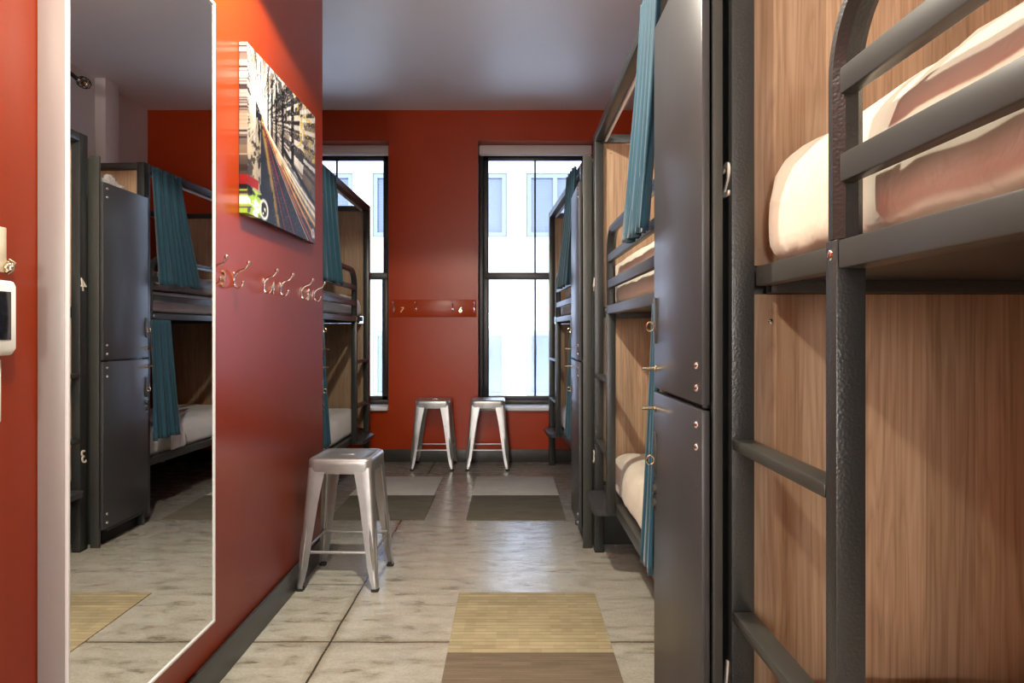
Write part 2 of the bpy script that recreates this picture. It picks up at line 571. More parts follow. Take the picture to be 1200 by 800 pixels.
# ------------------------------------------------------------------ opposite building
FY = 16.0
k = FY / 800
bd = thing('office_building', 'pale white office building seen through both windows', 'building', (0, FY, -6))
wall = MB()
px0, pitch, ww = 437, 90.3, 66
cols = range(-3, 6)
rows = [(1.25 + (390 - yb) * k + 6, 1.25 + (390 - yt) * k + 6) for yt, yb in ((18, 92), (203, 277), (388, 465))]
X = lambda px: (px - 598) * k
left, right = X(px0 - 3 * pitch - 60), X(px0 + 6 * pitch + 60)
zs = [0] + [z for a, b_ in sorted(rows) for z in (a, b_)] + [20]
for q in range(0, len(zs), 2):
    wall.box(left, right, 0, .16, zs[q] + .012, zs[q + 1] - .012, .006)
for (z0, z1) in rows:
    edges = [left] + [e for c in cols for e in (X(px0 + c * pitch), X(px0 + c * pitch + ww))] + [right]
    for q in range(0, len(edges), 2):
        wall.box(edges[q] + .012, edges[q + 1] - .012, .01, .16, z0, z1)
wall.build('facade_wall', 'facade', bd)
MB().box(left, right, .18, .22, .5, 19.5).build('joint_backing', 'joint', bd)
for (z0, z1) in rows:
    for c in cols:
        a, b_ = X(px0 + c * pitch), X(px0 + c * pitch + ww)
        wf = MB()
        t = .10
        wf.box(a, a + t, .03, .15, z0, z1).box(b_ - t, b_, .03, .15, z0, z1)
        wf.box(a + t, b_ - t, .03, .15, z0, z0 + t).box(a + t, b_ - t, .03, .15, z1 - t, z1)
        wf.box((a + b_) / 2 - .05, (a + b_) / 2 + .05, .03, .15, z0 + t, z1 - t)
        wo = wf.build('window_frame', 'wframe', bd)
        MB().box(a + t * .9, b_ - t * .9, .10, .13, z0 + t * .9, z1 - t * .9).build('pane', 'wblind', wo)

# ------------------------------------------------------------------ bunk beds
ZT = 2.39


def arch_pts(x, ya, yb, z0, z1, r, n=8):
    """inverted U in a plane of constant x, from (ya,z0) up, over and down to (yb,z0)."""
    sg = 1 if yb > ya else -1
    p = [(x, ya, z0), (x, ya, z1 - r)]
    for i in range(1, n + 1):
        a = math.pi / 2 * i / n
        p.append((x, ya + sg * r * (1 - math.cos(a)), z1 - r + r * math.sin(a)))
    for i in range(0, n + 1):
        a = math.pi / 2 * i / n
        p.append((x, yb - sg * r * (1 - math.sin(a)), z1 - r + r * math.cos(a)))
    p.append((x, yb, z0))
    return p


def flat_sweep(mb, pts, wx, wn, bev=0.006):
    """Sweep a bevelled rectangle along a path that lies in a plane of constant x."""
    rings = []
    P = [Vector(p) for p in pts]
    for i, p in enumerate(P):
        t = (P[min(i + 1, len(P) - 1)] - P[max(i - 1, 0)]).normalized()
        nrm = Vector((0, -t.z, t.y))
        h, v = wx / 2, wn / 2
        c = [(-h + bev, -v), (h - bev, -v), (h, -v + bev), (h, v - bev), (h - bev, v), (-h + bev, v), (-h, v - bev), (-h, -v + bev)]
        rings.append([p + Vector((1, 0, 0)) * u + nrm * q for u, q in c])
    mb.loft(rings)


def bunk(label, loc, rot, s, L, digits=None, W=1.04):
    t = thing('bunk_bed', label, 'bunk bed', loc, rot, 'metal bunk beds along the two sides of the room')
    bx = lambda mb, x0, x1, y0, y1, z0, z1, bev=.003: mb.box(s * x0, s * x1, -y0, -y1, z0, z1, bev)
    # corner posts
    for (x, y, top) in ((0, 0, ZT), (W - .05, 0, ZT), (0, L - .075, ZT), (W - .05, L - .075, ZT)):
        bx(MB(), x, x + .05, y, y + .075, 0.012, top).build('post', 'metal', t)
    # canopy rails
    bx(MB(), .0, .05, .0765, L - .0765, ZT - .05, ZT - .002).build('canopy_rail', 'metal', t)
    bx(MB(), W - .05, W, .0765, L - .0765, ZT - .05, ZT - .002).build('canopy_rail', 'metal', t)
    bx(MB(), .0515, W - .0515, .005, .045, ZT - .05, ZT - .002).build('canopy_rail', 'metal', t)
    bx(MB(), .0515, W - .0515, L - .045, L - .005, ZT - .05, ZT - .002).build('canopy_rail', 'metal', t)
    bx(MB(), .052, .066, .10, L - .10, ZT - .062, ZT - .03).build('curtain_track', 'sill', t)
    # oak panels at the two ends
    for y in (.018, L - .036):
        for z0, z1 in ((1.40, ZT - .051), (.40, 1.336)):
            p = bx(MB(), .052, W - .052, y, y + .018, z0, z1, .001).build('end_panel', 'wood', t)
            for xx in (.10, W - .10):
                for zz in (z0 + .05, z1 - .06):
                    yy = y + .018 if y < .5 else y
                    MB().ball((s * xx, -yy, zz), .006, (1, .5, 1), 8, 6).build('screw', 'chrome', p)
    # upper and lower bed frames
    lz0, lz1, uz0, uz1 = .335, .387, 1.345, 1.387
    bx(MB(), .05, .085, .0765, L - .0765, lz0, lz1).build('lower_side_rail', 'flange', t)
    bx(MB(), W - .085, W - .0515, .0765, L - .0765, lz0, lz1).build('lower_side_rail', 'flange', t)
    bx(MB(), .0515, .085, .0765, .56, uz0 + .007, uz1 + .007).build('upper_side_rail', 'flange', t)
    r_ = bx(MB(), .004, .045, .547, L - .0765, uz0, uz1).build('upper_side_rail', 'flange', t)
    for yy in (.525, L - .12):
        MB().ball((s * .003, -yy, uz0 + .022), .009, (.5, 1, 1), 10, 8).build('bolt', 'chrome', r_)
    bx(MB(), W - .085, W - .0515, .0765, L - .0765, uz0, uz1).build('upper_side_rail', 'flange', t)
    for z0, z1 in ((lz0, lz1), (uz0 - .008, uz1 + .013)):
        bx(MB(), .0865, W - .0865, .040, .075, z0, z1).build('end_rail', 'metal', t)
        bx(MB(), .0865, W - .0865, L - .075, L - .040, z0, z1).build('end_rail', 'metal', t)
    bx(MB(), .0865, W - .0865, .0765, L - .0765, lz1 - .022, lz1 - .006).build('bed_base', 'metal', t)
    bx(MB(), .0865, W - .0865, .0765, L - .0765, uz1 - .022, uz1 - .006).build('bed_base', 'metal', t)
    # ladder: hanging stile, two rungs and a broad bottom step
    bx(MB(), .002, .047, .51, .545, .345, uz1 + .002).build('ladder_post', 'metal', t)
    for z in (.648, 1.02):
        bx(MB(), .0, .048, .077, .509, z - .024, z, .005).build('rung', 'flange', t)
    st = MB()
    a0, a1 = .10, .53
    pr = [(.05, a0), (-.03, a0), (-.052, a0 + .02), (-.06, a0 + .05), (-.06, a1 - .05), (-.052, a1 - .02), (-.03, a1), (.05, a1)]
    st.loft([[Vector((s * x, -y, z)) for x, y in pr] for z in (.332, .338, .356, .362)])
    st.build('step', 'satin', t)
    # guard rail
    g = MB()
    y0, y1 = .5275, L - .10
    flat_sweep(g, arch_pts(s * .0245, -y0, -y1, uz1 + .003, 1.760, .13, 12), .045, .040, .013)
    gd = g.build('guard_rail', 'metal', t)
    for z0, z1 in ((1.602, 1.641), (1.472, 1.514)):
        bx(MB(), .006, .030, y0 + .019, y1 - .019, z0, z1, .003).build('guard_bar', 'flange', gd)
    # feet
    for (x, y) in ((0, 0), (W - .05, 0), (0, L - .075), (W - .05, L - .075)):
        bx(MB(), x + .002, x + .048, y + .003, y + .072, 0, .014, .002).build('foot', 'rubber', t)
    if digits:
        for dgt, z in digits:
            mt = Matrix.Translation((-s * .002, -.0375, z)) @ Matrix(((0, 0, -s, 0), (-s, 0, 0, 0), (0, 1, 0, 0), (0, 0, 0, 1)))
            text_mesh('digit', dgt, .108, 'digit', t, mt)
    return t


near_b = bunk('charcoal bunk bed cropped by the frame, with big guard arch and digits 2 and 1', (0.48, 1.555, 0), 0, 1, 1.95, (('2', 1.552), ('1', .455)))
mid_b = bunk('charcoal bunk bed in the middle of its row, ladder post marked 4 and 3', (0.48, 3.955, 0), 0, 1, 1.93, (('4', 1.49), ('3', .505)))
far_b = bunk('charcoal bunk bed beside the window with the lockers partly hiding it', (0.366, 6.515, 0), 0.055, 1, 1.97)
left_b = bunk('charcoal bunk bed in the recess behind the red wall with the canvas', (-1.26, 6.15, 0), 0, -1, 1.80)


# ------------------------------------------------------------------ mattresses
def mattress(name, label, cat, loc, rot, size, rad, mat, group=None, seed=0, tuck=.012, crown=0.0, sub=(26, 52, 8)):
    """Soft rounded slab; loc is the centre of its underside."""
    bm = bmesh.new()
    sx, sy, sz = size
    nx, ny, nz = sub
    grid = {}

    def vert(i, j, k_):
        key = (i, j, k_)
        if key not in grid:
            grid[key] = bm.verts.new(((i / nx - .5) * sx, (j / ny - .5) * sy, k_ / nz * sz))
        return grid[key]
    for i in range(nx):
        for j in range(ny):
            bm.faces.new((vert(i, j, 0), vert(i, j + 1, 0), vert(i + 1, j + 1, 0), vert(i + 1, j, 0)))
            bm.faces.new((vert(i, j, nz), vert(i + 1, j, nz), vert(i + 1, j + 1, nz), vert(i, j + 1, nz)))
    for i in range(nx):
        for k_ in range(nz):
            bm.faces.new((vert(i, 0, k_), vert(i + 1, 0, k_), vert(i + 1, 0, k_ + 1), vert(i, 0, k_ + 1)))
            bm.faces.new((vert(i, ny, k_), vert(i, ny, k_ + 1), vert(i + 1, ny, k_ + 1), vert(i + 1, ny, k_)))
    for j in range(ny):
        for k_ in range(nz):
            bm.faces.new((vert(0, j, k_), vert(0, j, k_ + 1), vert(0, j + 1, k_ + 1), vert(0, j + 1, k_)))
            bm.faces.new((vert(nx, j, k_), vert(nx, j + 1, k_), vert(nx, j + 1, k_ + 1), vert(nx, j, k_ + 1)))
    radx = min(rad * 1.15, sx * .45)
    rady = min(rad * .55, sy * .45)
    rz = min(rad, sz * .85)
    z0 = sz - rz
    for v in bm.verts:
        p = v.co.copy()
        top = p.z > sz - 1e-5
        u, t_ = 2 * p.x / sx, 2 * p.y / sy
        if top or p.z < 1e-5:
            u = .45 * u + .55 * math.sin(math.pi / 2 * u)
            e_ = abs(t_)
            t_ = math.copysign(1 - max(0.0, 1 - e_) ** 1.25, t_)
        x, y = u * sx / 2, t_ * sy / 2
        ex = max(0, 1 - (sx / 2 - abs(x)) / radx)
        ey = max(0, 1 - (sy / 2 - abs(y)) / rady)
        e_ = math.hypot(ex, ey)
        if e_ > 1:
            x = math.copysign(sx / 2 - radx * (1 - ex / e_), x) if ex > 0 else x
            y = math.copysign(sy / 2 - rady * (1 - ey / e_), y) if ey > 0 else y
            e_ = 1
        out = Vector((math.copysign(ex, x), math.copysign(ey, y), 0))
        if out.length > 1e-6:
            out.normalize()
        w_ = noise.noise(Vector((x * 7 + seed, y * 7, p.z * 1.5 + seed)))
        w2 = noise.noise(Vector((x * 26 + seed, y * 26, p.z * 2 - seed)))
        if top:
            z = z0 + rz * math.sqrt(max(0, 1 - e_ * e_))
            k_ = 1 - e_
        else:
            q = p.z / sz
            z = z0 * q
            k_ = 0
            inset = .018 * max(0, 1 - q / .18)
            bulge = .004 * math.sin(math.pi * min(1, q))
            x -= out.x * (inset - bulge)
            y -= out.y * (inset - bulge)
        if p.z > 1e-5:
            d_ = (w_ * tuck + w2 * tuck * .6 * (1 - .6 * min(1, z / sz)))
            x += out.x * d_
            y += out.y * d_
            z += (w_ * .006 + w2 * .003) * (1 if top else 0)
            z += crown * (1 - u * u) * (1 if top else 0)
        v.co = Vector((x, y, z))
    me = bpy.data.meshes.new(name)
    bmesh.ops.recalc_face_normals(bm, faces=bm.faces[:])
    for f_ in bm.faces:
        f_.smooth = True
    bm.to_mesh(me)
    bm.free()
    me.materials.append(M[mat])
    o = bpy.data.objects.new(name, me)
    COL.objects.link(o)
    o.location = loc
    o.rotation_euler = (0, 0, rot)
    return tag(o, label, cat, group)


GM = 'made-up bunk mattresses'


def on_bunk(root, s, lx, ly, z):
    a = root.rotation_euler.z
    v = Matrix.Rotation(a, 3, 'Z') @ Vector((s * lx, -ly, 0))
    return (root.location.x + v.x, root.location.y + v.y, z)


def beds(root, s, L, lab_u, lab_l, hu, hl, mu, ml, seed):
    a = root.rotation_euler.z
    mattress('mattress', lab_u, 'mattress', on_bunk(root, s, .512, L / 2, 1.402), a, (.896, L - .105, hu), min(.15, hu * .55), mu, GM, seed, .007)
    mattress('mattress', lab_l, 'mattress', on_bunk(root, s, .515, L / 2, .384), a, (.855, L - .19, hl), hl * .42, ml, GM, seed + 3)


beds(near_b, 1, 1.95, 'puffy cream sheeted mattress on the upper bunk closest to the camera', 'cream sheeted mattress low in the bunk closest to the camera', .268, .115, 'sheet', 'sheet', 1.3)
beds(mid_b, 1, 1.93, 'cream sheeted mattress on the upper bunk behind the pale blue lit curtain', 'cream sheeted mattress low in the middle bunk, glowing in the lamp light', .27, .195, 'sheet', 'sheet', 5.1)
beds(far_b, 1, 1.97, 'white sheeted mattress on the upper bunk beside the window', 'white sheeted mattress low in the bunk beside the window', .15, .195, 'sheet2', 'sheet2', 9.7)
beds(left_b, -1, 1.80, 'white sheeted mattress on the upper bunk in the recess', 'white sheeted mattress low in the bunk in the recess', .17, .20, 'sheet2', 'sheet2', 14.2)
a_ = far_b.rotation_euler.z
mattress('pillow', 'rumpled grey pillow on the upper bunk beside the window', 'pillow', on_bunk(far_b, 1, .40, .42, 1.560), a_, (.52, .40, .15), .07, 'greysheet', None, 3.3, .02, .01, (14, 12, 6))
mattress('duvet', 'rumpled grey duvet heaped along the upper bunk beside the window', 'duvet', on_bunk(far_b, 1, .42, 1.22, 1.560), a_, (.66, 1.05, .13), .06, 'greysheet', None, 7.7, .03, .01, (18, 28, 6))

# folded cloth strip laid over the lower far mattress
fb = MB()
rows_ = []
for i in range(15):
    q = i / 14
    th = q * 1.0
    rows_.append(q)
prof = [(.60, .594), (.40, .594), (.22, .594), (.11, .588), (.066, .562), (.050, .51), (.048, .45), (.047, .40)]
rings = []
for yy in (1.38, 1.43, 1.50, 1.56):
    ring = [Vector((x, -yy, z + .004 * math.sin(yy * 40))) for x, z in prof] + [Vector((x - .010, -yy, z + .012)) for x, z in reversed(prof)]
    rings.append(ring)
fb.loft(rings)
fo = fb.build('folded_sheet', 'sheet2')
fo.location = far_b.location
fo.rotation_euler = far_b.rotation_euler
tag(fo, 'white folded sheet strip hanging over the lower mattress beside the window', 'sheet')


# ------------------------------------------------------------------ lockers
def locker(label, loc, s, D, flange=.04, digits=None, depth=.95, handles=True):
    """Origin at floor, near front corner of the door face; runs away (+y); s=+1 faces -x."""
    t = thing('locker', label, 'locker', loc, 0, 'tall two-door lockers between the bunks')
    bx = lambda mb, x0, x1, y0, y1, z0, z1, bev=.002: mb.box(s * x0, s * x1, y0, y1, z0, z1, bev)
    bx(MB(), .024, .024 + flange, .002, .020, 0, 2.28, .002).build('side_panel', 'flange', t)
    bx(MB(), .024, .024 + flange, D - .018, D, 0, 2.13, .002).build('side_panel', 'satin', t)
    bx(MB(), .024 + flange, depth, .075, .090, 0, 2.28, .001).build('side_panel', 'flange', t)
    bx(MB(), .024 + flange, depth, D - .018, D - .002, 0, 2.13, .001).build('side_panel', 'satin', t)
    bx(MB(), .0651, .0659 + .0, .020, .075, 0, 2.28, .0).build('side_panel', 'satin', t) if False else None
    bx(MB(), depth, depth + .015, .075, D - .002, 0, 2.13, .001).build('back_panel', 'satin', t)
    bx(MB(), .026, depth - .001, .0915, D - .0195, .075, .095, .001).build('bottom_shelf', 'satin', t)
    bx(MB(), .026, depth - .001, .0915, D - .0195, 1.075, 1.09, .001).build('middle_shelf', 'satin', t)
    bx(MB(), .026, depth - .001, .0915, D - .0195, 2.055, 2.07, .001).build('top_shelf', 'satin', t)
    bx(MB(), .060, .075, .0915, D - .0195, 0.0, .073, .001).build('plinth', 'dark', t)
    for z0, z1, zk, zh, zr in ((.105, 1.080, 1.035, .90, .885), (1.092, 2.13, 1.148, 1.285, 1.268)):
        d = bx(MB(), 0, .018, .004, D - .003, z0, z1, .0025).build('door', 'satin', t)
        h = MB()
        h.tube([(s * .004, D - .028, zk), (-s * .040, D - .028, zk)], .0055, 12)
        h.tube([(s * .001, D - .028, zk), (-s * .004, D - .028, zk)], .010, 14)
        h.build('knob', 'brass', d)
        hp = MB()
        bx(hp, -.0035, .001, D - .034, D - .010, zh - .065, zh + .065, .001)
        hp = hp.build('hasp', 'flange', d)
        for q in (.05, -.05):
            MB().ball((-s * .004, D - .022, zh + q), .005, (.5, 1, 1), 8, 6).build('screw', 'chrome', hp) if False else None
        rg = MB()
        pts = [(-s * (.014 + .011 * math.sin(2 * math.pi * q / 16)), D - .020, zr + .013 * math.cos(2 * math.pi * q / 16)) for q in range(17)]
        rg.tube(pts, .0028, 8, cap=False)
        rg.tube([(s * .001, D - .020, zr), (-s * .006, D - .020, zr)], .006, 10)
        rg.build('ring_pull', 'brass', d)
        if z0 < 1:
            for zz in (zr - .085, zr - .125):
                MB().tube([(s * .001, D - .018, zz), (-s * .007, D - .018, zz)], .014, 18).build('cam_lock', 'flange', d)
        for zz in (z0 + .035, z0 + .085, z1 - .035, z1 - .085):
            MB().ball((-s * .001, .040, zz), .0085, (.8, 1, 1), 12, 8).build('bolt', 'chrome', d)
    return t


locker('dark locker nearest the camera, broad door beside the lit curtain', (0.417, 1.484, 0), 1, .50, .022)
mid_l = locker('dark locker between the middle bunk and the window bunk', (0.398, 3.962, 0), 1, .50, .052)
locker('dark locker in the recess, only its door edge and knobs showing past the red wall', (-1.185, 3.86, 0), -1, .47, .03)

# crumpled clear bag on top of the mid locker
bm = bmesh.new()
bmesh.ops.create_icosphere(bm, subdivisions=4, radius=1)
for v in bm.verts:
    n1 = noise.noise(v.co * 2.3) * .35 + noise.noise(v.co * 6) * .22 + noise.noise(v.co * 13) * .10
    p = v.co * (1 + n1)
    v.co = Vector((p.x * .080, p.y * .122, max(p.z, -.35) * .105 + .0380))
me = bpy.data.meshes.new('plastic_bag')
bm.to_mesh(me)
bm.free()
me.materials.append(M['bag'])
bg = bpy.data.objects.new('plastic_bag', me)
COL.objects.link(bg)
bg.location = (0.398 + .150, 4.265, 2.0710)
tag(bg, 'crumpled clear plastic bag on top of the locker reflected in the mirror', 'bag')


# ------------------------------------------------------------------ curtains
def curtain(label, root, s, top, bot, zt, zb, ot, ob, nf, amp, seed):
    """top/bot = (y from, y to) measured from the bunk's far end; ot/ob = how far out of the post plane."""
    rnd = random.Random(seed)
    ph = [rnd.uniform(-.5, .5) for _ in range(64)]
    nu, nv = nf * 10, 26
    bm = bmesh.new()
    g = []
    for j in range(nv + 1):
        v = j / nv
        row = []
        e = v ** 1.25
        for i in range(nu + 1):
            u = i / nu
            y = (top[0] * (1 - u) + top[1] * u) * (1 - e) + (bot[0] * (1 - u) + bot[1] * u) * e
            kk = u * nf
            a = amp * (0.55 + .45 * v) * math.sin(2 * math.pi * kk + ph[int(kk) % 64] * v * 1.6 + .4 * math.sin(v * 3 + seed))
            a += amp * .35 * math.sin(2 * math.pi * kk * .5 + seed + v)
            x = ot * (1 - e) + ob * e + a
            z = zt + (zb - zt) * v + (.006 * math.sin(kk * 2.1 + seed) if j == nv else 0)
            row.append(bm.verts.new((s * x, -y - .5 * a * math.cos(2 * math.pi * kk) * v, z)))
        g.append(row)
    for j in range(nv):
        for i in range(nu):
            f_ = bm.faces.new((g[j][i], g[j][i + 1], g[j + 1][i + 1], g[j + 1][i]))
            f_.smooth = True
    me = bpy.data.meshes.new('curtain')
    bm.to_mesh(me)
    bm.free()
    me.materials.append(M['teal'])
    o = bpy.data.objects.new('curtain', me)
    COL.objects.link(o)
    o.location = root.location
    o.rotation_euler = root.rotation_euler
    md = o.modifiers.new('cloth_thickness', 'SOLIDIFY')
    md.thickness = .003
    return tag(o, label, 'curtain', 'teal bunk curtains')


L_ = 1.93
curtain('lit teal curtain gathered at the upper middle bunk above the near locker', mid_b, 1, (L_ - .30, L_ - .03), (L_ - .36, L_ + .0), 2.355, 1.56, -.030, -.075, 9, .014, 1.0)
curtain('teal curtain hanging at the lower middle bunk behind the near locker', mid_b, 1, (L_ - .075, L_ - .0), (L_ - .15, L_ - .0), 1.34, .53, -.036, -.058, 5, .009, 2.0)
L_ = 1.97
curtain('dark teal curtain flaring at the upper bunk beside the window', far_b, 1, (L_ - .40, L_ - .03), (L_ - .56, L_ - .02), 2.37, 1.58, -.035, -.085, 8, .017, 3.0)
curtain('dark teal curtain at the lower bunk beside the window', far_b, 1, (L_ - .26, L_ - .02), (L_ - .33, L_ - .02), 1.34, .53, -.03, -.06, 6, .014, 4.0)
L_ = 1.80
curtain('dark teal curtain at the upper bunk in the recess, beyond the canvas', left_b, -1, (L_ - .48, L_ - .03), (L_ - .62, L_ - .0), 2.355, 1.60, -.02, -.05, 8, .016, 5.0)
curtain('dark teal curtain at the lower bunk in the recess, edge showing past the wall', left_b, -1, (L_ - .20, L_ - .02), (L_ - .26, L_ + .0), 1.34, .50, -.02, -.05, 5, .012, 6.0)


# ------------------------------------------------------------------ stools
def rsq(h, r, z, n=5):
    p = []
    for cx, cy, a0 in ((h - r, h - r, 0), (-(h - r), h - r, 90), (-(h - r), -(h - r), 180), (h - r, -(h - r), 270)):
        for i in range(n + 1):
            a = R(a0 + 90 * i / n)
            p.append(Vector((cx + r * math.cos(a), cy + r * math.sin(a), z)))
    return p


def make_stool():
    t = thing('metal_stool', 'silver metal stool', 'stool', (0, 0, 0), 0, 'silver metal stools')
    H = .635
    st = MB()
    st.loft([rsq(.140, .03, H - .075), rsq(.156, .035, H - .075), rsq(.160, .04, H - .030), rsq(.160, .042, H - .016), rsq(.156, .042, H - .005),
             rsq(.148, .04, H), rsq(.134, .035, H + .0005), rsq(.128, .032, H - .003), rsq(.10, .02, H - .004)], cap=True)
    seat = st.build('seat', 'steel', t, 50)
    sl = MB()
    sl.box(-.036, .036, -.011, .011, H - .0045, H - .001, .004)
    sl.build('hand_slot_rim', 'steel', seat)
    MB().box(-.031, .031, -.006, .006, H - .003, H - .0006, .002).build('hand_slot', 'dark', seat)
    # cross brace under the seat
    cb = MB()
    for sg in (1, -1):
        pts = [(-.125, -.125 * sg, H - .085), (-.06, -.06 * sg, H - .068), (0, 0, H - .062), (.06, .06 * sg, H - .068), (.125, .125 * sg, H - .085)]
        cb.tube(pts, 1, 8, flat=(.012, .003))
    cb.build('cross_brace', 'steel', t)
    # tapering angle legs
    lv = [(H - .045, .1555, .085), (H - .085, .1585, .082), (.42, .168, .066), (.26, .179, .054), (.12, .1885, .044), (.05, .1945, .035), (.028, .198, .030), (.014, .198, .030)]
    for sx in (1, -1):
        for sy in (1, -1):
            rings = []
            th = .0045
            for z, c, wd in lv:
                r = .014
                o_, inn = [], []
                o_.append((c - wd, c))
                o_.append((c - wd * .55, c))
                for i in range(5):
                    a = R(90 - 90 * i / 4)
                    o_.append((c - r + r * math.cos(a), c - r + r * math.sin(a)))
                o_.append((c, c - wd * .55))
                o_.append((c, c - wd))
                inn.append((c - th, c - wd))
                inn.append((c - th, c - wd * .55))
                for i in range(5):
                    a = R(90 * i / 4)
                    rr = r - th
                    inn.append((c - r + rr * math.cos(a), c - r + rr * math.sin(a)))
                inn.append((c - wd * .55, c - th))
                inn.append((c - wd, c - th))
                rings.append([Vector((sx * x, sy * y, z)) for x, y in o_ + inn])
            lg = MB().loft(rings).build('leg', 'steel', t, 40)
            # pressed rib on each outer face of the lower leg
            rb = MB()
            for face in (0, 1):
                pts, rad = [], []
                for q in range(11):
                    z = .10 + .20 * q / 10
                    c = .1945 + (.168 - .1945) * ((z - .05) / (.42 - .05))
                    wd = .035 + (.066 - .035) * ((z - .05) / (.42 - .05))
                    m_ = c - wd * .40
                    pts.append((sx * (c - .001), sy * m_, z) if face == 0 else (sx * m_, sy * (c - .001), z))
                    rad.append(.007 * math.sqrt(max(.05, math.sin(math.pi * (q + .3) / 10.6))))
                rb.tube(pts, rad, 8)
            rb.build('pressed_rib', 'steel', lg)
            MB().box(sx * .164, sx * .201, sy * .164, sy * .201, 0, .016, .006).build('foot_cap', 'rubber', lg)
    # stretchers with flattened ends
    zs_ = .183
    c = .1845
    for ax in (0, 1):
        for sg in (1, -1):
            m_ = MB()
            u0 = c - .004
            pts = [-u0, -u0 + .035, -u0 + .055, u0 - .055, u0 - .035, u0]
            rd = [(.004, .012), (.004, .012), (.0065, .0065), (.0065, .0065), (.004, .012), (.004, .012)]
            rings = []
            for u, (ra, rz) in zip(pts, rd):
                ring = []
                for q in range(10):
                    an = 2 * math.pi * q / 10
                    off = sg * (c - .012) + ra * math.cos(an)
                    z = zs_ + (0.012 if ax else 0) * 0 + rz * math.sin(an)
                    ring.append(Vector((u, off, z)) if ax == 0 else Vector((off, u, z)))
                rings.append(ring)
            m_.loft(rings)
            m_.build('stretcher', 'steel', t)
    return t


s1 = make_stool()
s2, s3 = copy_tree(s1), copy_tree(s1)
for o, loc, rz, lab in ((s1, (-.832, 3.492, 0), R(-1.5), 'silver metal stool standing alone against the red wall with the canvas'),
                        (s2, (-.712, 6.385, 0), R(0), 'silver metal stool under the digit 7, by the edge of the ladder'),
                        (s3, (-.208, 6.385, 0), R(0), 'silver metal stool under the window sill, below the digit 6')):
    o.location = loc
    o.rotation_euler.z = rz
    o['label'] = lab
s2['label'] = 'silver metal stool against the far red wall between the two windows'
s3['label'] = 'silver metal stool in front of the window frame, nearer the lockers'


# ------------------------------------------------------------------ carpet tiles
def tile(label, x0, x1, y0, y1, mat):
    o = MB().box(-(x1 - x0) / 2, (x1 - x0) / 2, -(y1 - y0) / 2, (y1 - y0) / 2, 0, .006, .002).build('carpet_tile', mat)
    o.location = ((x0 + x1) / 2, (y0 + y1) / 2, 0)
    return tag(o, label, 'carpet tile', 'carpet tiles laid on the concrete')


tile('straw-coloured carpet tile with darker lines on the near floor', -.246, .404, 2.66, 3.278, 'tan')
tile('brown carpet tile adjoining the straw-coloured one', -.246, .404, 2.04, 2.659, 'brown')
tile('pale grey carpet tile in front of the stool by the window', -.295, .372, 5.237, 5.92, 'lgrey')
tile('dark olive carpet tile adjoining the pale grey one near the lockers', -.295, .372, 4.556, 5.236, 'dgrey')
tile('pale grey carpet tile farther from the lockers, close to the recessed bunk', -1.235, -.585, 5.237, 5.92, 'lgrey')
tile('dark grey patterned carpet tile just behind the lone stool', -1.225, -.575, 4.556, 5.236, 'dgrey')

# ------------------------------------------------------------------ mirror
mr = thing('wall_mirror', 'tall deep-framed mirror hung on the red wall', 'mirror', (XL, 1.513, 0.29))
y1 = 2.27 - 1.513
zt = 2.345 - .29
MB().box(.001, .062, 0, y1, 0, zt, .002).build('mirror_box', 'alu', mr)
fr = MB()
fr.box(.062, .071, 0, .007, 0, zt, .002).box(.062, .071, y1 - .008, y1, 0, zt, .002)
fr.box(.062, .071, .007, y1 - .008, 0, .009, .002).box(.062, .071, .007, y1 - .008, zt - .009, zt, .002)
fr.build('mirror_frame', 'sill', mr)
MB().box(.0621, .0665, .0072, y1 - .0082, .0092, zt - .0092).build('mirror_glass', 'mirror', mr)

# ------------------------------------------------------------------ canvas print
CW, CH, CT = .92, .66, .032
cv = thing('canvas_print', 'canvas print of light trails under an elevated track, on the red wall', 'picture', (XL, 2.64, 1.715))


